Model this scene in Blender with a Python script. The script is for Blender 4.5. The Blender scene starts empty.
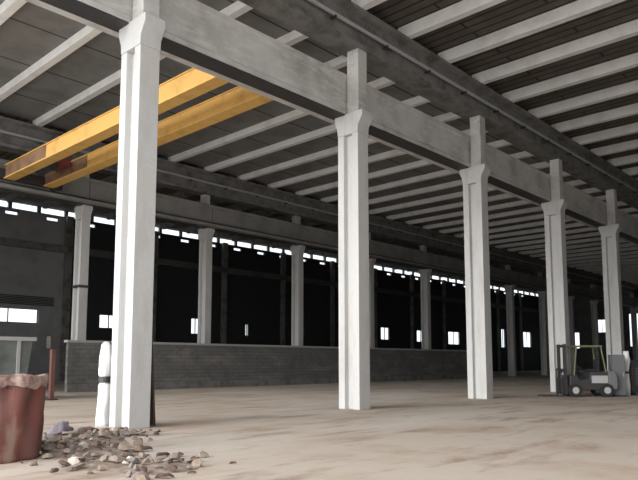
import bpy, math, random
from mathutils import Vector, Matrix, noise

C = bpy.context.scene
COL = C.collection
R = math.radians

# ------------------------------------------------------------------ camera
cam_d = bpy.data.cameras.new('camera')
cam = bpy.data.objects.new('camera', cam_d)
COL.objects.link(cam)
cam.location = (0, 0, 1.55)
cam.rotation_euler = (R(90 + 6.08), 0, R(43.05 - 90))
cam_d.sensor_width = 36
cam_d.lens = 648 / 638 * 36
cam_d.shift_y = 53 / 638
cam_d.clip_end = 600
C.camera = cam

# ------------------------------------------------------------------ sky, sun, exposure
w = bpy.data.worlds.new('sky')
C.world = w
w.use_nodes = True
wn = w.node_tree
bg = wn.nodes['Background']
tc = wn.nodes.new('ShaderNodeTexCoord')
dotn = wn.nodes.new('ShaderNodeVectorMath'); dotn.operation = 'DOT_PRODUCT'
dotn.inputs[1].default_value = (-0.85, -0.25, 0.45)          # the bright side of an overcast sky
rmp = wn.nodes.new('ShaderNodeValToRGB')
rmp.color_ramp.elements[0].position = 0.0
rmp.color_ramp.elements[0].color = (0.60, 0.63, 0.68, 1)
rmp.color_ramp.elements[1].position = 1.0
rmp.color_ramp.elements[1].color = (1.0, 1.0, 1.0, 1)
wn.links.new(tc.outputs['Generated'], dotn.inputs[0])
wn.links.new(dotn.outputs['Value'], rmp.inputs['Fac'])
wn.links.new(rmp.outputs['Color'], bg.inputs['Color'])
bg.inputs['Strength'].default_value = 1.9

sd = bpy.data.lights.new('sun', 'SUN')
sun = bpy.data.objects.new('sun', sd)
COL.objects.link(sun)
sd.energy = 2.2
sd.angle = R(35)
sd.color = (1.0, 0.99, 0.97)
sun.rotation_euler = Vector((1.0, -0.12, -0.32)).to_track_quat('-Z', 'Y').to_euler()

C.view_settings.view_transform = 'Standard'
C.view_settings.look = 'None'
C.view_settings.gamma = 1
C.view_settings.use_curve_mapping = False
C.view_settings.exposure = 0.6
C.render.engine = 'CYCLES' if C.render.engine != 'CYCLES' else C.render.engine
C.cycles.max_bounces = 10
C.cycles.diffuse_bounces = 6

# ------------------------------------------------------------------ materials
def mat(name, base, rough=0.85, metal=0.0, mottles=(), bump=0.0, bump_scale=8.0, setup=None):
    """mottles: (scale, stretch xyz, colour, lo, hi) blotches mixed over the base colour"""
    m = bpy.data.materials.new(name)
    m.use_nodes = True
    nt = m.node_tree
    b = nt.nodes['Principled BSDF']
    b.inputs['Roughness'].default_value = rough
    b.inputs['Metallic'].default_value = metal
    co = nt.nodes.new('ShaderNodeNewGeometry')
    col = nt.nodes.new('ShaderNodeRGB'); col.outputs[0].default_value = (*base, 1)
    cur = col.outputs[0]
    for i, (sc, st, c2, lo, hi) in enumerate(mottles):
        mp = nt.nodes.new('ShaderNodeMapping'); mp.inputs['Scale'].default_value = st
        mp.inputs['Location'].default_value = (i * 13.7, i * 5.1, i * 3.3)
        nz = nt.nodes.new('ShaderNodeTexNoise'); nz.inputs['Scale'].default_value = sc
        nz.inputs['Detail'].default_value = 6; nz.inputs['Roughness'].default_value = 0.6
        rg = nt.nodes.new('ShaderNodeMapRange')
        rg.inputs['From Min'].default_value = lo; rg.inputs['From Max'].default_value = hi
        mx = nt.nodes.new('ShaderNodeMix'); mx.data_type = 'RGBA'
        nt.links.new(co.outputs['Position'], mp.inputs['Vector'])
        nt.links.new(mp.outputs[0], nz.inputs['Vector'])
        nt.links.new(nz.outputs['Fac'], rg.inputs['Value'])
        nt.links.new(rg.outputs[0], mx.inputs['Factor'])
        nt.links.new(cur, mx.inputs['A'])
        mx.inputs['B'].default_value = (*c2, 1)
        cur = mx.outputs['Result']
    if setup:
        cur = setup(nt, co, cur)
    nt.links.new(cur, b.inputs['Base Color'])
    if bump:
        nz = nt.nodes.new('ShaderNodeTexNoise'); nz.inputs['Scale'].default_value = bump_scale
        nz.inputs['Detail'].default_value = 5
        bp = nt.nodes.new('ShaderNodeBump'); bp.inputs['Strength'].default_value = bump
        nt.links.new(co.outputs['Position'], nz.inputs['Vector'])
        nt.links.new(nz.outputs['Fac'], bp.inputs['Height'])
        nt.links.new(bp.outputs[0], b.inputs['Normal'])
    return m

def brick_lines(axis_a, axis_b, wdt, hgt, colour, mortar, offset=0.0, strength=1.0, shift=(0, 0)):
    def f(nt, co, cur):
        sp = nt.nodes.new('ShaderNodeSeparateXYZ'); cb = nt.nodes.new('ShaderNodeCombineXYZ')
        nt.links.new(co.outputs['Position'], sp.inputs[0])
        for k, (ax, sh) in enumerate(((axis_a, shift[0]), (axis_b, shift[1]))):
            ad = nt.nodes.new('ShaderNodeMath'); ad.operation = 'ADD'; ad.inputs[1].default_value = sh
            nt.links.new(sp.outputs[ax], ad.inputs[0]); nt.links.new(ad.outputs[0], cb.inputs[k])
        br = nt.nodes.new('ShaderNodeTexBrick')
        br.offset = offset
        br.inputs['Scale'].default_value = 1
        br.inputs['Brick Width'].default_value = wdt
        br.inputs['Row Height'].default_value = hgt
        br.inputs['Mortar Size'].default_value = mortar
        br.inputs['Color1'].default_value = (0, 0, 0, 1); br.inputs['Color2'].default_value = (0, 0, 0, 1)
        br.inputs['Mortar'].default_value = (strength,) * 3 + (1,)
        nt.links.new(cb.outputs[0], br.inputs['Vector'])
        mx = nt.nodes.new('ShaderNodeMix'); mx.data_type = 'RGBA'
        nt.links.new(br.outputs['Color'], mx.inputs['Factor'])
        nt.links.new(cur, mx.inputs['A']); mx.inputs['B'].default_value = (*colour, 1)
        return mx.outputs['Result']
    return f

M = {}
M['floor'] = mat('dusty_concrete', (0.455, 0.39, 0.325), 0.9, mottles=(
    (0.35, (1, 1, 1), (0.37, 0.275, 0.205), 0.47, 0.66),
    (0.16, (0.5, 1.5, 1), (0.52, 0.465, 0.41), 0.45, 0.65),
    (1.3, (0.35, 1.2, 1), (0.27, 0.195, 0.145), 0.53, 0.7),
    (7.0, (1, 1, 1), (0.42, 0.36, 0.31), 0.5, 0.8)), bump=0.25, bump_scale=5)
M['ground'] = mat('sandy_ground', (0.74, 0.71, 0.66), 0.95, mottles=((0.5, (1, 1, 1), (0.58, 0.54, 0.48), 0.45, 0.7),))
M['column'] = mat('whitewashed_concrete', (0.53, 0.53, 0.525), 0.8, mottles=(
    (2.2, (1, 1, 0.25), (0.43, 0.42, 0.40), 0.5, 0.72),
    (9.0, (1, 1, 1), (0.50, 0.49, 0.47), 0.5, 0.7),
    (1.1, (1, 1, 0.6), (0.52, 0.49, 0.45), 0.55, 0.8)), bump=0.15)
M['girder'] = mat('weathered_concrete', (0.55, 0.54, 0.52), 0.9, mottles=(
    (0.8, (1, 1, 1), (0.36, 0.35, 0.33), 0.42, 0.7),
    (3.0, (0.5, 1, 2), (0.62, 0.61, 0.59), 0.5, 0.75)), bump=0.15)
M['girder_dark'] = mat('dark_concrete', (0.27, 0.265, 0.255), 0.9, mottles=((0.8, (1, 1, 1), (0.19, 0.185, 0.175), 0.42, 0.7),))  # darker concrete tone for the far row girders
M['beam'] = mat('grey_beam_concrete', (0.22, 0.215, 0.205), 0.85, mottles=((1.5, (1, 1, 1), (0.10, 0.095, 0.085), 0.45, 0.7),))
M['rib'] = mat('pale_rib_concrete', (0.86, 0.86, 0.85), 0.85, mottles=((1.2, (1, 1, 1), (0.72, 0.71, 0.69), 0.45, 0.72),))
M['rib_white'] = mat('plain_white_rib', (0.85, 0.86, 0.88), 0.7)  # unmottled whiter tone for one middle nave rib
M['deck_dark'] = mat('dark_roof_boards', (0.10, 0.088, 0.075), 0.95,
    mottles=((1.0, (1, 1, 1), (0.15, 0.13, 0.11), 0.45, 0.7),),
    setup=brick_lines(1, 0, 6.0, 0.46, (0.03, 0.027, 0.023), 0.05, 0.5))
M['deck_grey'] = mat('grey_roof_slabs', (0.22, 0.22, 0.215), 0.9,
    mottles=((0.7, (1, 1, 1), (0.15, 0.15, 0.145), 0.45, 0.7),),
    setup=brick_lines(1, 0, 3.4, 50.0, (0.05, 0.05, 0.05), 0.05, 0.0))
M['wall'] = mat('grey_render', (0.12, 0.12, 0.12), 0.9, mottles=((0.6, (1, 1, 1), (0.07, 0.07, 0.07), 0.45, 0.7),))
M['wall_dark'] = mat('dark_render', (0.035, 0.036, 0.038), 0.9)
M['wall_pale'] = mat('pale_grey_render', (0.36, 0.36, 0.36), 0.9, mottles=((0.6, (1, 1, 1), (0.27, 0.27, 0.27), 0.45, 0.7),))
M['lowwall'] = mat('grey_blockwork', (0.17, 0.168, 0.162), 0.9,
    mottles=((1.4, (1, 1, 1), (0.12, 0.12, 0.115), 0.45, 0.7), (0.5, (1, 1, 3), (0.27, 0.26, 0.25), 0.5, 0.75)),
    setup=brick_lines(0, 2, 0.6, 0.22, (0.08, 0.08, 0.08), 0.02, 0.5, 0.5))
M['coping'] = mat('pale_coping', (0.40, 0.40, 0.39), 0.85)
M['yellow'] = mat('yellow_crane_paint', (0.76, 0.45, 0.13), 0.6, mottles=((1.6, (1, 1, 1), (0.55, 0.31, 0.08), 0.5, 0.75),))
M['crane_brown'] = mat('rusted_brown_paint', (0.24, 0.14, 0.075), 0.8, mottles=((1.6, (1, 1, 1), (0.14, 0.07, 0.05), 0.45, 0.7),))
M['steel'] = mat('dark_steel', (0.06, 0.06, 0.065), 0.55, 0.4, mottles=((3, (1, 1, 1), (0.10, 0.07, 0.05), 0.5, 0.8),))
M['maroon'] = mat('maroon_paint', (0.22, 0.06, 0.06), 0.6)
M['rust'] = mat('rusty_red_sheet', (0.15, 0.05, 0.04), 0.85, mottles=(
    (2.0, (1, 1, 0.35), (0.12, 0.055, 0.045), 0.38, 0.56),
    (3.0, (1, 1, 0.3), (0.24, 0.155, 0.125), 0.52, 0.68), (1.4, (1, 1, 1), (0.28, 0.19, 0.14), 0.56, 0.7)), bump=0.3)
M['rim'] = mat('dusty_pale_rim', (0.36, 0.27, 0.235), 0.9, mottles=((5, (1, 1, 1), (0.16, 0.085, 0.07), 0.42, 0.6),))
M['rust_post'] = mat('rusted_post', (0.16, 0.075, 0.06), 0.8)
M['plank'] = mat('dark_weathered_timber', (0.055, 0.038, 0.03), 0.9, mottles=((6, (1, 1, 0.2), (0.11, 0.07, 0.05), 0.5, 0.7),))
M['plank_pale'] = mat('brown_timber', (0.26, 0.19, 0.145), 0.9, mottles=((6, (1, 1, 0.2), (0.14, 0.10, 0.08), 0.5, 0.7),))
M['sheet'] = mat('white_plastic', (0.86, 0.86, 0.87), 0.45)
M['rubble_grey'] = mat('grey_rubble', (0.23, 0.195, 0.175), 0.95, mottles=((9, (1, 1, 1), (0.14, 0.12, 0.11), 0.45, 0.7),))
M['rubble_tan'] = mat('tan_rubble', (0.27, 0.22, 0.18), 0.95, mottles=((9, (1, 1, 1), (0.24, 0.17, 0.13), 0.42, 0.62),))
M['rubble_brown'] = mat('brown_rubble', (0.10, 0.06, 0.047), 0.95)
M['rubble_white'] = mat('chalky_rubble', (0.56, 0.51, 0.46), 0.95)
M['mauve'] = mat('mauve_cloth', (0.20, 0.175, 0.20), 0.95)
M['greygreen'] = mat('grey_green_paint', (0.17, 0.19, 0.18), 0.7, mottles=((1.5, (1, 1, 1), (0.11, 0.12, 0.105), 0.45, 0.7),))
M['lightgrey'] = mat('light_grey_paint', (0.42, 0.42, 0.42), 0.7)
M['midgrey'] = mat('mid_grey_paint', (0.16, 0.16, 0.17), 0.7)
M['olive'] = mat('olive_paint', (0.16, 0.17, 0.09), 0.7)
M['greenleaf'] = mat('dark_green_leaf', (0.05, 0.08, 0.03), 0.8)
M['rubber'] = mat('black_rubber', (0.02, 0.02, 0.02), 0.8)
M['frame'] = mat('window_frame_grey', (0.12, 0.12, 0.12), 0.7)

g = bpy.data.materials.new('dusty_glass'); g.use_nodes = True
nt = g.node_tree; nt.nodes.clear()
out = nt.nodes.new('ShaderNodeOutputMaterial'); mix = nt.nodes.new('ShaderNodeMixShader')
tr = nt.nodes.new('ShaderNodeBsdfTransparent'); tr.inputs[0].default_value = (0.93, 0.95, 0.95, 1)
gl = nt.nodes.new('ShaderNodeBsdfGlossy'); gl.inputs['Roughness'].default_value = 0.1
mix.inputs[0].default_value = 0.06
nt.links.new(tr.outputs[0], mix.inputs[1]); nt.links.new(gl.outputs[0], mix.inputs[2]); nt.links.new(mix.outputs[0], out.inputs[0])
M['glass'] = g

# ------------------------------------------------------------------ mesh helpers
class MB:
    def __init__(s): s.v = []; s.f = []
    def add(s, vs, fs):
        o = len(s.v); s.v += [tuple(v) for v in vs]; s.f += [tuple(i + o for i in f) for f in fs]
        return s
    def box(s, x0, x1, y0, y1, z0, z1, mtx=None):
        vs = [Vector(p) for p in ((x0,y0,z0),(x1,y0,z0),(x1,y1,z0),(x0,y1,z0),(x0,y0,z1),(x1,y0,z1),(x1,y1,z1),(x0,y1,z1))]
        if mtx: vs = [mtx @ v for v in vs]
        return s.add(vs, [(0,3,2,1),(4,5,6,7),(0,1,5,4),(1,2,6,5),(2,3,7,6),(3,0,4,7)])
    def prism(s, prof, axis, a, b):
        """prof: closed 2-D outline, extruded along axis from a to b"""
        n = len(prof)
        def P(p, t):
            if axis == 'x': return (t, p[0], p[1])
            if axis == 'y': return (p[0], t, p[1])
            return (p[0], p[1], t)
        vs = [P(p, a) for p in prof] + [P(p, b) for p in prof]
        fs = [(i, (i + 1) % n, (i + 1) % n + n, i + n) for i in range(n)]
        fs += [tuple(range(n))[::-1], tuple(range(n, 2 * n))]
        return s.add(vs, fs)
    def tube(s, pts, r, n=10):
        pts = [Vector(p) for p in pts]
        rr = r if isinstance(r, (list, tuple)) else [r] * len(pts)
        vs = []; fs = []
        for i, p in enumerate(pts):
            d = (pts[min(i + 1, len(pts) - 1)] - pts[max(i - 1, 0)]).normalized()
            up = Vector((0, 0, 1)) if abs(d.z) < 0.9 else Vector((1, 0, 0))
            a = d.cross(up).normalized(); b = d.cross(a)
            for k in range(n):
                t = 2 * math.pi * k / n
                vs.append(p + (a * math.cos(t) + b * math.sin(t)) * rr[i])
        for i in range(len(pts) - 1):
            for k in range(n):
                fs.append((i*n+k, i*n+(k+1)%n, (i+1)*n+(k+1)%n, (i+1)*n+k))
        fs.append(tuple(range(n))[::-1]); fs.append(tuple(range((len(pts)-1)*n, len(pts)*n)))
        return s.add(vs, fs)
    def build(s, name, m, parent=None, bevel=0.0, smooth=False, loc=None):
        me = bpy.data.meshes.new(name)
        me.from_pydata(s.v, [], s.f); me.validate(); me.update()
        import bmesh
        bm = bmesh.new(); bm.from_mesh(me); bmesh.ops.recalc_face_normals(bm, faces=bm.faces)
        bm.to_mesh(me); bm.free()
        me.materials.append(m if not isinstance(m, str) else M[m])
        if smooth:
            for p in me.polygons: p.use_smooth = True
        o = bpy.data.objects.new(name, me); COL.objects.link(o)
        if parent: o.parent = parent
        if loc: o.location = loc
        if bevel:
            b = o.modifiers.new('bevel', 'BEVEL'); b.width = bevel; b.segments = 2; b.limit_method = 'ANGLE'
        return o

def tag(o, label=None, cat=None, group=None, kind=None):
    if label: o['label'] = label
    if cat: o['category'] = cat
    if group: o['group'] = group
    if kind: o['kind'] = kind
    return o
def empty(name, loc, rz=0.0, **k):
    o = bpy.data.objects.new(name, None); COL.objects.link(o); o.location = loc; o.rotation_euler = (0, 0, rz)
    o.empty_display_size = 0.3
    return tag(o, **k)
def copy_tree(o, parent=None):
    c = o.copy(); COL.objects.link(c)
    if parent: c.parent = parent
    for ch in list(o.children): copy_tree(ch, c)
    return c

# ------------------------------------------------------------------ key dimensions
S = 8.37                                  # column spacing along the rows
X0 = 8.4                                  # first column in view
XE = 120.0                                # far end of the hall
XS = 1.5                                 # open end of the hall
ZG, ZB, ZR, ZD = 10.1, 12.35, 13.85, 14.4   # girder seat, eave beam, rib underside, deck
YA0, YA1 = 13.6, 14.5
YB0, YB1 = 33.1, 33.85
YW = 52.9                                 # back wall
YN = -5.2                                 # near side
NB = 13
def colx(k): return X0 + S * k
ORD = ['first', 'second', 'third', 'fourth', 'fifth', 'sixth', 'seventh']

# ------------------------------------------------------------------ setting
tag(MB().box(-90, 260, -120, 200, -0.30, -0.05).build('ground', 'ground'), kind='structure')
tag(MB().box(XS - 3, XE, YN - 1, YW + 0.3, -0.25, 0.0).build('floor', 'floor'), kind='structure')

def holed_wall(name, axis, a0, a1, z0, z1, t0, t1, holes, m):
    """axis 'x': wall runs along x with thickness t0..t1 in y; holes (a0,a1,z0,z1)"""
    mb = MB()
    def bx(p, q, r, s_):
        if q - p < 1e-4 or s_ - r < 1e-4: return
        if axis == 'x': mb.box(p, q, t0, t1, r, s_)
        else: mb.box(t0, t1, p, q, r, s_)
    xs = sorted({a0, a1, *[h[0] for h in holes], *[h[1] for h in holes]})
    for p, q in zip(xs, xs[1:]):
        c = (p + q) / 2; z = z0
        for h in sorted([h for h in holes if h[0] < c < h[1]], key=lambda h: h[2]):
            bx(p, q, z, h[2]); z = h[3]
        bx(p, q, z, z1)
    return tag(mb.build(name, m), kind='structure')

wins = [(13.5, 23.0, 4.66, 5.86)]
for kk, wd, za, zb in ((2.5, 1.9, 4.5, 5.75), (3.62, 1.1, 4.3, 5.9), (4.42, 0.5, 4.3, 5.6), (5.4, 1.0, 4.4, 5.7), (6.4, 1.4, 4.4, 5.7),
                       (7.32, 1.9, 4.5, 6.2), (8.33, 2.1, 4.4, 6.1), (9.4, 3.3, 4.2, 6.2), (10.4, 2.0, 4.2, 6.4), (11.3, 1.4, 4.0, 7.2), (12.4, 3.2, 4.2, 7.0)):
    wins.append((colx(kk) - wd / 2, colx(kk) + wd / 2, za, zb))
clere = []
x = 20.5 - 3.35
while x < 112:
    clere.append((x - 0.55, x + 0.55, 13.3, 13.68)); x += 3.35
XP = colx(2)                              # the back wall changes from pale render to darker render at this pilaster
holed_wall('wall_back', 'x', XS, XP, 0, 13.82, YW, YW + 0.3, [h for h in wins + clere if h[1] < XP], 'wall_pale')
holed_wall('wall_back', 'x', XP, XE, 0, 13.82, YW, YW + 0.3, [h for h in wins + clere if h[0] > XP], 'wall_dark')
endw = [(40.4, 43.4, 6.8, 9.2), (31.0, 37.8, 4.2, 10.0), (24.0, 28.0, 4.2, 10.0), (46.5, 49.5, 4.0, 7.0)]
holed_wall('wall_left', 'y', YB1 + 0.1, YW, 0, ZD, XS - 0.3, XS, [], 'wall')  # out of view, added to keep light out of the back nave
holed_wall('wall_near', 'x', 9.0, XE, 0, ZD, YN - 0.3, YN, [(31, 37, 2.5, 7.0)], 'wall')  # out of view, its start shaped for the light on the column sides
holed_wall('wall_far', 'y', YN, YW, 0, ZD, XE, XE + 0.3, endw, 'wall')

def window(n, x0, x1, z0, z1, axis='x', fixed=None, bars=1):
    fr = MB(); t = 0.07
    if axis == 'x':
        y0, y1 = YW + 0.08, YW + 0.2
        B = lambda a, b, c, d: fr.box(a, b, y0, y1, c, d)
    else:
        B = lambda a, b, c, d: fr.box(XE + 0.08, XE + 0.2, a, b, c, d)
    B(x0, x1, z0, z0 + t); B(x0, x1, z1 - t, z1); B(x0, x0 + t, z0, z1); B(x1 - t, x1, z0, z1)
    for i in range(1, bars):
        c = x0 + (x1 - x0) * i / bars; B(c - 0.03, c + 0.03, z0, z1)
    o = tag(fr.build('window_%d' % n, 'frame'), kind='structure')
    p = MB()
    if axis == 'x': p.box(x0 + t, x1 - t, YW + 0.13, YW + 0.14, z0 + t, z1 - t)
    else: p.box(XE + 0.13, XE + 0.14, x0 + t, x1 - t, z0 + t, z1 - t)
    p.build('pane', 'glass', o)
n = 1
for (a, b, c, d) in wins: window(n, a, b, c, d, bars=4 if b - a > 5 else 2); n += 1
for (a, b, c, d) in clere: window(n, a, b, c, d, bars=1); n += 1
for (a, b, c, d) in endw: window(n, a, b, c, d, axis='y', bars=3); n += 1
# dark louvre band above the wide left window and grey lintel band along the back wall
lv = MB()
for i in range(6): lv.box(13.5, 24.2, YW - 0.10, YW - 0.02, 6.15 + i * 0.13, 6.23 + i * 0.13)
tag(lv.build('trim_1', 'steel'), kind='structure')
tag(MB().box(XS, XP, YW - 0.25, YW, 10.75, 11.35).build('trim_2', 'beam'), kind='structure')
tag(MB().box(XP, XE, YW - 0.25, YW, 10.75, 11.35).build('trim_3', 'wall'), kind='structure')

# roof decks of the three naves, the back one with a glazed strip
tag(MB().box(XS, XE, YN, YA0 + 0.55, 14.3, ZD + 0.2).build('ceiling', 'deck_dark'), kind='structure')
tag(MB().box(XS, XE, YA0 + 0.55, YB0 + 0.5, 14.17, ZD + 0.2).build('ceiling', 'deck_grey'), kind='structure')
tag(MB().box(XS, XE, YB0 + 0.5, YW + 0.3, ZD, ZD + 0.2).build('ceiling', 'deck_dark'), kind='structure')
sk = MB(); x = XS                        # glazed clerestory band between the back wall and the roof
while x < XE:
    sk.box(x, x + 0.28, YW + 0.02, YW + 0.26, 13.82, ZD); x += 2.34
sk.box(XS, XE, YW + 0.05, YW + 0.2, 13.82, 13.88)
sko = tag(sk.build('window_%d' % n, 'frame'), kind='structure')
MB().box(XS, XE, YW + 0.13, YW + 0.14, 13.88, ZD).build('pane', 'glass', sko)

# ------------------------------------------------------------------ columns
def make_column(k, y0, y1, mirrored, label, group, name='concrete_column'):
    X = colx(k)
    t = empty(name, (X, (y0 + y1) / 2, 0), label=label, cat='column', group=group)
    h = (y1 - y0) / 2; hx = 0.25 if mirrored else 0.28; rc = 0.17
    # I-shaped shaft with a recess in both broad faces
    f = 0.2 if mirrored else 0.27
    prof = [(-hx, -h), (hx, -h), (hx, -h + f), (hx - rc, -h + f + 0.01), (hx - rc, h - f - 0.01), (hx, h - f),
            (hx, h), (-hx, h), (-hx, h - f), (-hx + rc, h - f - 0.01), (-hx + rc, -h + f + 0.01), (-hx, -h + f)]
    MB().prism(prof, 'z', 0.0, 9.35).build('shaft', 'column', t, bevel=0.015)
    cap = [(-h, 9.35), (h, 9.35), (h + 0.02, 9.6), (h + 0.14, 9.88), (h + 0.14, ZG), (-h - 0.2, ZG), (-h - 0.2, 9.9), (-h - 0.02, 9.6)]
    MB().prism(cap, 'x', -hx - 0.02, hx + 0.02).build('corbel', 'column', t, bevel=0.02)
    if not mirrored: MB().box(-0.24, 0.24, -h, -h + 0.5, ZG, ZB).build('upper_shaft', 'girder', t, bevel=0.015)
    else: MB().box(-0.24, 0.24, h - 0.45, h, ZG, ZB).build('upper_shaft', 'girder', t, bevel=0.015)
    return t

labA = ['tall whitewashed concrete column nearest the camera, beside the rubble pile',
        'white concrete column in the near row, second from the rubble pile',
        'white concrete column in the near row, third from the rubble pile',
        'white concrete column in the near row, directly behind the forklift truck',
        'greyish concrete column in the near row, at the right edge above the machinery']
gA = 'concrete columns of the near row'
for k in range(NB):
    lab = labA[k] if k < 5 else 'far concrete column in the near row, lost beyond the right edge machinery'
    make_column(k, YA0, YA1, False, lab, gA if k < 5 else 'far concrete columns of the near row')
labB = {1: 'pale column behind the low wall with a dark strap, left of the nearest big column',
        2: 'pale column behind the low wall, just right of the nearest big column',
        3: 'pale column behind the low wall, left of the second big column of the near row',
        4: 'pale column behind the low wall, hidden by the second big near column',
        5: 'pale column behind the low wall, between the second and third big near columns',
        6: 'pale far row column beyond the end of the low wall, right of the third big near column'}
colB = {}
for k in range(1, NB):
    lab = labB.get(k, 'thin distant column of the far row beyond the end of the low wall')
    colB[k] = make_column(k, YB0, YB1, True, lab, 'concrete columns of the far row' if k in labB else 'distant columns of the far row')
MB().box(-0.28, 0.28, -0.41, 0.41, 5.55, 5.70).build('strap', 'steel', colB[1])
for k in range(2, NB):
    X = colx(k)
    lab = {2: 'grey pilaster on the back wall, right of the wide left window'}.get(k, 'dark pilaster on the back wall behind the %s pale far column' % ORD[k - 1] if k < 8 else 'distant dark pilaster on the back wall near its far end')
    t = empty('wall_pilaster', (X, YW - 0.25, 0), label=lab, cat='pilaster', group='pilasters on the back wall')
    MB().box(-0.3, 0.3, -0.25, 0.0, 0, 10.75).build('shaft', 'beam', t, bevel=0.02)
    MB().box(-0.3, 0.3, -0.35, 0.0, 11.35, ZR).build('upper_shaft', 'beam', t, bevel=0.02)

# ------------------------------------------------------------------ crane girders and eave beams, bay by bay
def span_label(k, what, row):
    if row == 'near':
        if k < 0: return '%s of the near row, left of the nearest column' % what
        if k < 4: return '%s between the %s and %s big near columns' % (what, ORD[k], ORD[k + 1])
        return 'distant %s of the near row beyond its fifth column' % what
    if k < 1: return '%s of the far row, running out of the left edge' % what
    if k < 6: return '%s between the %s and %s pale far columns' % (what, ORD[k - 1], ORD[k])
    return 'distant %s of the far row beyond its sixth column' % what

def girder(k, row):
    a, b = colx(k) + 0.02, colx(k + 1) - 0.02
    if k == (-1 if row == 'near' else 0): a = XS if row == 'near' else XS
    y0, y1, s = (14.13, 14.75, 1) if row == 'near' else (32.78, 33.40, -1)
    t = empty('crane_girder', ((a + b) / 2, (y0 + y1) / 2, ZG), label=span_label(k, 'deep grey crane girder', row),
              cat='girder', group='crane girders of the %s row' % row)
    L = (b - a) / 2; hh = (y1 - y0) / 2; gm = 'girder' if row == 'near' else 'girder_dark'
    MB().prism([(-hh, 0), (hh, 0), (hh, 1.45), (-hh, 1.45), (-hh, 1.28), (-hh + 0.05, 1.22), (-hh + 0.05, 0.22), (-hh, 0.14)], 'x', -L, L).build('web', gm, t)
    l0, l1 = (hh, hh + 0.32) if s > 0 else (-hh - 0.32, -hh)
    MB().box(-L, L, -hh + 0.02, hh, -0.04, 0.0).build('soffit_shade', 'steel', t)  # dark strip added to put shade and dirt under the girder
    MB().box(-L, L, l0, l1, 0.0, 0.16).build('ledge', gm, t)
    c = (l0 + l1) / 2
    MB().box(-L, L, c - 0.04, c + 0.04, 0.16, 0.28).build('crane_rail', 'steel', t)
def eave(k, row):
    a, b = colx(k), colx(k + 1)
    if k < 1 and (row == 'far' or k < 0): a = XS
    y0, y1 = (13.55, 14.35) if row == 'near' else (33.15, 33.95)
    t = empty('eave_beam', ((a + b) / 2, (y0 + y1) / 2, ZB), label=span_label(k, 'flanged eave beam', row),
              cat='beam', group='eave beams of the %s row' % row)
    L = (b - a) / 2; h = 0.40; H = ZR - ZB
    MB().prism([(-h, 0), (h, 0), (h, 0.16), (0.14, 0.26), (0.14, H - 0.2), (h, H - 0.12), (h, H), (-h, H), (-h, H - 0.12), (-0.14, H - 0.2), (-0.14, 0.26), (-h, 0.16)], 'x', -L, L).build('beam_body', 'beam', t)
    MB().tube([(-L, -0.33, 0.75), (L, -0.33, 0.75)], 0.07).build('pipe', 'lightgrey', t)
    br = MB()
    for xx in (-L * 0.66, 0, L * 0.66): br.box(xx - 0.03, xx + 0.03, -0.40, -0.13, 0.62, 0.70)
    br.build('pipe_bracket', 'steel', t)
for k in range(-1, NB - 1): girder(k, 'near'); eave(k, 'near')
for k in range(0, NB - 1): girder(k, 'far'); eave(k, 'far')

# ------------------------------------------------------------------ roof ribs
def rib_set(y0, y1, n0, n1, label, group, m='rib', special=None, wd=0.15, ht=0.32):
    first = None
    for i in range(n0, n1):
        X = X0 + 2.79 * i
        if X > XE - 1: break
        if first is None:
            me = MB().prism([(-wd, 0), (wd, 0), (wd + 0.04, ht), (-wd - 0.04, ht)], 'y', y0, y1)
            o = me.build('roof_rib', m); first = o
        else:
            o = first.copy(); COL.objects.link(o)
        o.location = (X, 0, ZR)
        if 0 <= i <= 18 and not (special and i in special):
            q, rr = divmod(i, 3)
            where = ('in line with', 'first rib past', 'second rib past')[rr]
            tag(o, '%s, %s the %s column' % (label, where, ORD[q]), 'rib', group)
        else:
            tag(o, ('distant ' if i > 18 else 'foremost ') + label, 'rib', group)
        if special and i in special:
            o.data = o.data.copy(); o.data.materials[0] = M[special[i][0]]; o['label'] = special[i][1]
rib_set(YN, 13.95, 0, 40, 'pale roof rib over the near nave', 'roof ribs of the near nave', wd=0.15, ht=0.45)
rib_set(13.96, 33.55, -1, 40, 'pale roof rib of the middle nave', 'roof ribs of the middle nave',
        special={6: ('rib_white', 'bright white roof rib right of the yellow crane, whiter than its neighbours')})
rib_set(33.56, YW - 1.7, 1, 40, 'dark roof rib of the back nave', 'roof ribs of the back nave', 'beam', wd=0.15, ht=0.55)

# ------------------------------------------------------------------ yellow overhead crane
cr = empty('overhead_crane', (13.1, 23.5, 10.4), label='yellow double girder overhead crane spanning behind the nearest column', cat='crane')
def cgird(xc, nm):
    m = MB().box(xc - 0.22, xc + 0.22, -8.35, 4.4, 0.14, 0.74)
    m.box(xc - 0.27, xc + 0.27, -8.35, 8.9, 0.08, 0.14); m.box(xc - 0.27, xc + 0.27, -8.35, 8.9, 0.74, 0.78)
    o = m.build(nm, 'yellow', cr)
    MB().box(xc - 0.2, xc + 0.2, 4.4, 8.9, 0.14, 0.74).build('end_section', 'crane_brown', o); return o
g1 = cgird(-0.75, 'bridge_girder'); g2 = cgird(1.2, 'bridge_girder')
for gg, xc in ((g1, -0.75), (g2, 1.2)):
    MB().box(xc - 0.04, xc + 0.04, -8.35, 8.9, 0.78, 0.84).build('trolley_rail', 'steel', gg)
for yc in (-8.59, 9.12):
    e = MB().box(-2.0, 2.0, yc - 0.12, yc + 0.12, 0.12, 0.62).build('end_truck', 'steel' if yc > 0 else 'yellow', cr, bevel=0.02)
    for xx in (-1.6, 1.6):
        wmb = MB(); wmb.tube([(xx, yc - 0.1, 0.15), (xx, yc + 0.1, 0.15)], 0.17, 16); wmb.build('wheel', 'steel', e)
MB().box(-0.5, 0.95, 6.0, 7.3, 0.5, 1.2).build('trolley', 'maroon', cr, bevel=0.03)
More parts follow.
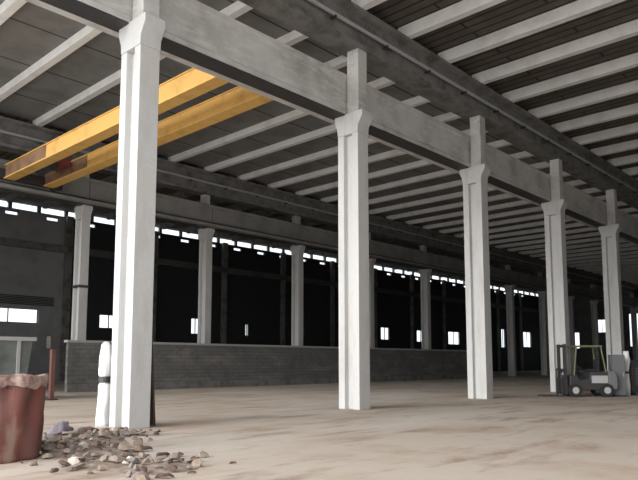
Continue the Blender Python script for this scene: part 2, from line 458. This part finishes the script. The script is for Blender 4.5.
hb = MB(); hb.tube([(0.02, 5.9, 0.4), (0.02, 7.2, 0.4)], 0.28, 16); hb.build('hoist_drum', 'steel', cr)

# ------------------------------------------------------------------ low wall
lw = empty('low_wall', (36.1, 32.3, 0), label='long grey block wall with pale coping before the far columns', cat='wall')
MB().box(-20.5, 20.5, -0.12, 0.12, 0, 2.55).build('blockwork', 'lowwall', lw)
MB().box(-20.6, 20.6, -0.2, 0.2, 2.55, 2.68).build('coping', 'coping', lw, bevel=0.02)
MB().box(-20.5, 20.5, -0.17, -0.12, 0, 0.4).build('plinth', 'beam', lw)

# grey-green skip and rusty post at the left
sk = empty('steel_skip', (8.2, 28.3, 0), label='grey-green steel skip standing behind the rusty red drum at the left edge', cat='skip')
MB().prism([(-3.4, 0.15), (3.2, 0.15), (3.5, 2.5), (-3.7, 2.5)], 'y', -1.0, 1.0).build('body', 'greygreen', sk)
rb = MB()
for xx in (-2.6, -1.5, -0.4, 0.7, 1.8, 2.9): rb.box(xx - 0.06, xx + 0.06, -1.1, -1.0, 0.2, 2.5)
rb.build('stiffener', 'lightgrey', sk)
MB().box(-3.85, 3.6, -1.12, -0.98, 2.42, 2.58).box(-3.85, 3.6, 0.98, 1.12, 2.42, 2.58).build('rim', 'lightgrey', sk)
MB().box(-3.2, -2.9, -0.9, 0.9, 0, 0.15).box(2.7, 3.0, -0.9, 0.9, 0, 0.15).build('skid', 'steel', sk)
po = empty('steel_post', (12.15, 26.4, 0), label='thin rusty steel post with dark box on top at left end of low wall', cat='post')
MB().box(-0.09, 0.09, -0.09, 0.09, 0, 2.5).build('pole', 'rust_post', po, bevel=0.01)
MB().box(-0.22, 0.22, -0.18, 0.18, 2.1, 2.6).build('junction_box', 'steel', po, bevel=0.02)
MB().box(-0.2, 0.2, -0.2, 0.2, 0, 0.05).build('base_plate', 'steel', po)

# ------------------------------------------------------------------ foot of the nearest column: planks and white sheeting
def leaning(name, base, top, wd, th, m, label):
    b = Vector(base); t = Vector(top); d = (t - b)
    L = d.length; q = d.to_track_quat('Z', 'X')
    mb = MB().box(-wd / 2, wd / 2, -th / 2, th / 2, 0, L)
    o = mb.build(name, m, bevel=0.006); o.rotation_mode = 'QUATERNION'; o.rotation_quaternion = q; o.location = b + Vector((0, 0, 0.02))
    return tag(o, label, 'plank', 'planks leaning on the nearest column')
leaning('timber_plank', (8.98, 13.98, 0), (8.76, 13.98, 3.1), 0.06, 0.24, 'plank', 'dark weathered timber plank leaning on the right side of the nearest column')
leaning('timber_plank', (9.18, 14.3, 0), (8.76, 14.32, 2.6), 0.05, 0.12, 'plank_pale', 'narrow brown timber plank leaning beside the darker plank')

def lump(rx, ry, rz, seed, n=14, m=18, amp=0.18, flat=0.0, fr=1.6):
    random.seed(seed); off = Vector((seed * 3.17, seed * 1.3, seed * 0.7)); vs = []; fs = []
    for i in range(n + 1):
        th = math.pi * i / n
        for j in range(m):
            ph = 2 * math.pi * j / m
            d = Vector((math.sin(th) * math.cos(ph), math.sin(th) * math.sin(ph), math.cos(th)))
            k = 1 + amp * noise.noise(d * fr + off) * 2
            p = Vector((d.x * rx, d.y * ry, d.z * rz)) * k
            vs.append((p.x, p.y, max(p.z, -rz * 0.55)))
    for i in range(n):
        for j in range(m):
            fs.append((i*m+j, i*m+(j+1)%m, (i+1)*m+(j+1)%m, (i+1)*m+j))
    mb = MB(); mb.add(vs, fs); return mb

sh = empty('sheeting_bundle', (8.16, 14.84, 0), label='bundle of white plastic sheeting strapped upright against the nearest column', cat='sheeting')
vs = []; fs = []; n_, m_ = 26, 20
for i in range(n_):
    z = 2.05 * i / (n_ - 1)
    pin = 0.62 if abs(z - 1.12) < 0.09 else 1.0
    tap = (1.05 - 0.25 * z / 2.05) * pin
    for j in range(m_):
        a = 2 * math.pi * j / m_
        r = 0.16 * tap * (1 + 0.35 * noise.noise(Vector((math.cos(a) * 1.6, math.sin(a) * 1.6, z * 1.8))) + 0.06 * math.sin(7 * a + z * 3))
        if i == n_ - 1: r *= 0.4
        vs.append((r * math.cos(a), r * math.sin(a), z))
for i in range(n_ - 1):
    for j in range(m_): fs.append((i*m_+j, i*m_+(j+1)%m_, (i+1)*m_+(j+1)%m_, (i+1)*m_+j))
fs.append(tuple(range(m_))[::-1]); fs.append(tuple(range((n_-1)*m_, n_*m_)))
mb = MB(); mb.add(vs, fs); mb.build('sheeting', 'sheet', sh, smooth=True)
st = MB(); st.tube([(0, 0, 1.05), (0, 0, 1.2)], 0.15, 16); st.build('strap', 'steel', sh)

# ------------------------------------------------------------------ rusty red drum at the left edge
dr = empty('rusty_drum', (4.25, 11.15, 0), label='large dented rusty red drum with pale torn rim at the left edge', cat='drum')
vs = []; fs = []; n_, m_ = 22, 72; RR = 0.72; HH = 1.30
def rad(a, z):
    return RR * (1 - 0.05 * (1 - z / HH)) + 0.018 * math.sin(13 * a + 2.0 * math.sin(3 * a)) * (0.3 + z / HH) + 0.09 * noise.noise(Vector((math.cos(a) * 2.2, math.sin(a) * 2.2, z * 1.7)))
for i in range(n_):
    z = HH * i / (n_ - 1)
    for j in range(m_):
        a = 2 * math.pi * j / m_; r = rad(a, z)
        vs.append((r * math.cos(a), r * math.sin(a), z))
for i in range(n_ - 1):
    for j in range(m_): fs.append((i*m_+j, i*m_+(j+1)%m_, (i+1)*m_+(j+1)%m_, (i+1)*m_+j))
fs.append(tuple(range(m_))[::-1])
mb = MB(); mb.add(vs, fs); mb.build('drum_body', 'rust', dr, smooth=True)
vs = []; fs = []
for i, (dz, dr_) in enumerate(((-0.12, 0.012), (-0.02, 0.035), (0.04, 0.02), (0.03, -0.05), (-0.10, -0.07))):
    for j in range(m_):
        a = 2 * math.pi * j / m_; r = rad(a, HH) + dr_
        wv = 0.05 * noise.noise(Vector((math.cos(a) * 4, math.sin(a) * 4, 3.0))) + (-0.13 * max(0, noise.noise(Vector((math.cos(a) * 5, math.sin(a) * 5, 9.0)))) if i == 0 else 0)
        vs.append((r * math.cos(a), r * math.sin(a), HH + dz + wv))
for i in range(4):
    for j in range(m_): fs.append((i*m_+j, i*m_+(j+1)%m_, (i+1)*m_+(j+1)%m_, (i+1)*m_+j))
mb = MB(); mb.add(vs, fs); o = mb.build('torn_rim', 'rim', dr, smooth=True)
vs = [(0.70 * math.cos(2 * math.pi * j / 40) , 0.70 * math.sin(2 * math.pi * j / 40), HH - 0.12 + 0.05 * math.sin(j)) for j in range(40)] + [(0, 0, HH - 0.02)]
mb = MB(); mb.add(vs, [(j, (j + 1) % 40, 40) for j in range(40)]); mb.build('fill', 'rubble_brown', dr, smooth=True)

# ------------------------------------------------------------------ rubble pile between the drum and the nearest column
def rock(seed, s, m):
    mb = lump(1, 1, 1, seed, n=6, m=8, amp=0.32, fr=1.3)
    random.seed(seed)
    mb.v = [(v[0] * s[0] * 1.05, v[1] * s[1] * 1.05, v[2] * s[2]) for v in mb.v]
    # broken flat faces
    for k in range(9):
        nrm = Vector((random.uniform(-1, 1), random.uniform(-1, 1), random.uniform(-0.4, 1))).normalized()
        sc = Vector(s); lim = 0.5 * math.sqrt(sum((nrm[i] * sc[i]) ** 2 for i in range(3)))
        out_ = []
        for v in mb.v:
            d = Vector(v).dot(nrm)
            out_.append(tuple(Vector(v) - nrm * (d - lim)) if d > lim else v)
        mb.v = out_
    return mb.build('rubble_chunk', m)
# mound of grit under the chunks
def mound_h(x, y):
    # spine from by the drum to the column foot and forward
    best = 0
    for (cx, cy, rx, h) in ((5.3, 11.6, 1.0, 0.13), (6.2, 12.3, 1.0, 0.16), (5.6, 10.4, 0.9, 0.09), (5.2, 9.3, 0.8, 0.06), (5.5, 8.4, 0.7, 0.07), (7.2, 12.9, 0.8, 0.07)):
        d = math.hypot(x - cx, y - cy) / rx
        if d < 1: best = max(best, h * (1 - d * d) ** 1.3)
    return best * (1 + 0.5 * noise.noise(Vector((x * 3, y * 3, 0))))
vs = []; fs = []; nx, ny = 70, 80
for i in range(nx):
    for j in range(ny):
        x = 4.2 + 4.2 * i / (nx - 1); y = 7.6 + 5.9 * j / (ny - 1)
        h = mound_h(x, y)
        vs.append((x, y, -0.012 + h + (0.02 * noise.noise(Vector((x * 14, y * 14, 1))) if h > 0.004 else 0)))
for i in range(nx - 1):
    for j in range(ny - 1):
        q = (i*ny+j, (i+1)*ny+j, (i+1)*ny+j+1, i*ny+j+1)
        if max(vs[t][2] for t in q) > -0.005 and math.hypot(vs[q[0]][0] - 4.25, vs[q[0]][1] - 11.15) > 0.8: fs.append(q)
mb = MB(); mb.add(vs, fs)
M['grit'] = mat('dull_grit', (0.20, 0.155, 0.125), 0.95, mottles=((5, (1, 1, 1), (0.36, 0.29, 0.23), 0.45, 0.65), (14, (1, 1, 1), (0.10, 0.07, 0.06), 0.55, 0.75)), bump=0.5, bump_scale=25)
tag(mb.build('rubble_grit', 'grit', smooth=True), 'low mound of tan grit and crushed rubble beside the nearest column', 'grit', kind='stuff')
protos = []
for sd_, (s, m) in enumerate((((0.13, 0.10, 0.06), 'rubble_grey'), ((0.09, 0.09, 0.06), 'rubble_tan'), ((0.14, 0.07, 0.035), 'rubble_brown'),
                              ((0.07, 0.06, 0.05), 'rubble_grey'), ((0.16, 0.1, 0.04), 'rubble_tan'), ((0.06, 0.05, 0.04), 'rubble_brown'),
                              ((0.06, 0.06, 0.04), 'rubble_white'))):
    protos.append(rock(sd_ + 3, s, m))
kinds = ['grey', 'tan', 'dark brown', 'grey', 'tan', 'dark brown', 'chalky white']
random.seed(21); used = [False] * len(protos); placed = []; cnt = 0; tries = 0
while cnt < 170 and tries < 6000:
    tries += 1
    t = random.random()
    if t < 0.45: x, y = random.gauss(5.7, 0.6), random.gauss(11.6, 0.6)
    elif t < 0.8: x, y = random.gauss(5.4, 0.45), random.gauss(9.2, 0.9)
    else: x, y = random.gauss(7.0, 0.5), random.gauss(12.7, 0.35)
    if math.hypot(x - 4.05, y - 11.35) < 0.9 or y > 13.4 or x < 4.2 or y < 7.5: continue
    if any(math.hypot(x - a, y - b) < 0.19 for a, b in placed): continue
    placed.append((x, y)); i = random.choice((0, 0, 1, 1, 2, 2, 3, 3, 4, 5, 5, 6))
    o = protos[i] if not used[i] else protos[i].copy()
    if used[i]: COL.objects.link(o)
    used[i] = True
    o.rotation_euler = (random.uniform(-.2, .2), random.uniform(-.2, .2), random.uniform(0, 6.28))
    o.location = (x, y, 0); k = random.uniform(0.6, 1.6); o.location.z = max(mound_h(x, y), 0) + 0.035 * k; o.scale = (k, k, k * 0.75)
    tag(o, 'small %s rubble chunk in the pile by the nearest column' % kinds[i], 'rubble', '%s rubble chunks in the pile' % kinds[i]); cnt += 1
for i, u in enumerate(used):
    if not u: bpy.data.objects.remove(protos[i])
wb = rock(55, (0.30, 0.17, 0.07), 'rubble_white'); wb.location = (4.8, 9.5, 0.07); wb.rotation_euler = (0.05, 0, 0.4); wb.name = 'broken_slab'
tag(wb, 'broken chalky white slab at the front of the rubble pile', 'slab')
mv = lump(0.20, 0.16, 0.17, 5, amp=0.3).build('cloth_bundle', 'mauve', smooth=True); mv.location = (5.95, 12.45, 0.22)
tag(mv, 'crumpled mauve grey cloth bundle on the rubble beside the drum', 'cloth')
bb = rock(77, (0.38, 0.12, 0.06), 'rubble_brown'); bb.location = (6.85, 13.0, 0.13); bb.rotation_euler = (0, 0, -0.3); bb.name = 'broken_beam'
tag(bb, 'short dark brown broken timber on top of the rubble pile', 'timber')

# ------------------------------------------------------------------ forklift truck at the right
def wheel(x, y, r, wd, parent):
    mb = MB(); mb.tube([(x, y - wd / 2, r), (x, y + wd / 2, r)], r, 20); o = mb.build('wheel', 'rubber', parent, bevel=0.02)
    h = MB(); h.tube([(x, y - wd / 2 - 0.02, r), (x, y + wd / 2 + 0.02, r)], r * 0.5, 14); h.build('hub', 'lightgrey', o)
fk = empty('forklift_truck', (29.7, 11.45, 0), R(-47 + 180), label='dark parked forklift truck with olive cab frame before the fourth big column', cat='forklift')
MB().prism([(-0.95, 0.32), (0.75, 0.32), (0.75, 0.95), (0.45, 1.0), (0.35, 0.78), (-0.1, 0.78), (-0.2, 1.12), (-0.95, 1.12)], 'y', -0.5, 0.5).build('body', 'steel', fk, bevel=0.03)
MB().prism([(-1.35, 0.35), (-0.95, 0.28), (-0.95, 1.15), (-1.2, 1.15), (-1.35, 0.95)], 'y', -0.52, 0.52).build('counterweight', 'midgrey', fk, bevel=0.04)
for xx in (-0.85, 0.55):
    for yy in (-0.48, 0.48): wheel(xx, yy, 0.30, 0.2, fk)
for xx, yy in ((-0.9, -0.46), (-0.9, 0.46), (0.55, -0.46), (0.55, 0.46)):
    MB().tube([(xx, yy, 0.95), (xx * 0.75, yy, 2.25)], 0.035, 8).build('guard_post', 'olive', fk)
gr = MB().box(-0.75, 0.5, -0.5, -0.44, 2.22, 2.29).box(-0.75, 0.5, 0.44, 0.5, 2.22, 2.29)
for i in range(7): gr.box(-0.75 + i * 0.2, -0.71 + i * 0.2, -0.5, 0.5, 2.22, 2.27)
gr.build('overhead_guard', 'olive', fk)
MB().box(-0.62, -0.18, -0.25, 0.25, 1.12, 1.24).box(-0.7, -0.6, -0.25, 0.25, 1.2, 1.68).build('seat', 'rubber', fk, bevel=0.03)
sw = MB(); sw.tube([(0.3, 0, 0.95), (0.15, 0, 1.3)], 0.025, 8); sw.tube([(0.15 + 0.02, 0, 1.28), (0.14, 0, 1.32)], 0.18, 16); sw.build('steering_wheel', 'rubber', fk)
mst = MB()
for yy in (-0.36, 0.36): mst.box(0.85, 0.97, yy - 0.06, yy + 0.06, 0.12, 2.35)
mst.box(0.87, 0.95, -0.36, 0.36, 2.2, 2.32).box(0.87, 0.95, -0.36, 0.36, 1.1, 1.2); mst.build('mast', 'steel', fk)
cg = MB().box(0.98, 1.03, -0.45, 0.45, 0.2, 0.3).box(0.98, 1.03, -0.45, 0.45, 0.75, 0.85).box(0.98, 1.03, -0.45, 0.45, 1.2, 1.26)
for yy in (-0.44, -0.2, 0, 0.2, 0.44): cg.box(0.98, 1.02, yy - 0.02, yy + 0.02, 0.2, 1.26)
cg.build('carriage', 'steel', fk)
for yy in (-0.28, 0.28): MB().box(1.03, 1.08, yy - 0.06, yy + 0.06, 0.06, 0.85).box(1.03, 1.95, yy - 0.06, yy + 0.06, 0.03, 0.08).build('fork', 'steel', fk)
MB().box(-0.92, -0.2, -0.515, -0.505, 0.62, 0.95).box(-0.92, -0.2, 0.505, 0.515, 0.62, 0.95).build('side_panel', 'lightgrey', fk)

lk = empty('metal_locker', (30.9, 10.35, 0), R(-47), label='tall mid-grey metal locker standing right of the forklift truck', cat='locker')
MB().box(-0.27, 0.27, -0.25, 0.25, 0.08, 1.88).build('body', 'midgrey', lk, bevel=0.01)
MB().box(-0.24, 0.24, -0.27, -0.25, 0.12, 1.84).build('door', 'midgrey', lk, bevel=0.004)
MB().box(0.15, 0.18, -0.30, -0.27, 0.9, 1.05).build('handle', 'lightgrey', lk)
MB().box(-0.27, 0.27, -0.25, 0.25, 0.0, 0.08).build('plinth', 'steel', lk)

rl = empty('sheeting_roll', (31.9, 10.25, 0), label='upright roll of white sheeting standing right of the grey locker', cat='roll')
t_ = MB(); t_.tube([(0, 0, 0), (0.02, 0, 0.5), (-0.02, 0.01, 1.1), (0.03, 0, 1.6), (0.0, 0, 2.05)], [0.12, 0.13, 0.10, 0.17, 0.12], 14); t_.build('roll', 'rib', rl, smooth=True)
t_ = MB(); t_.tube([(-0.02, 0.01, 1.02), (-0.02, 0.01, 1.12)], 0.125, 14); t_.build('strap', 'steel', rl)

# dark generator crate at the right edge
gn = empty('generator_unit', (33.4, 10.0, 0), R(-40), label='dark boxy generator unit at the right edge of the photo', cat='generator')
MB().box(-0.9, 0.9, -0.5, 0.5, 0.12, 1.65).build('housing', 'steel', gn, bevel=0.04)
lvm = MB()
for i in range(7): lvm.box(-0.7, -0.05, -0.52, -0.5, 0.5 + i * 0.12, 0.56 + i * 0.12)
lvm.build('louvre', 'midgrey', gn)
MB().box(0.1, 0.75, -0.52, -0.5, 0.35, 1.45).build('door', 'midgrey', gn)
MB().box(-0.95, -0.75, -0.55, 0.55, 0, 0.12).box(0.75, 0.95, -0.55, 0.55, 0, 0.12).build('skid', 'rubber', gn)
ex = MB(); ex.tube([(-0.6, 0.2, 1.6), (-0.6, 0.2, 2.1)], 0.05, 10); ex.build('exhaust_pipe', 'steel', gn)
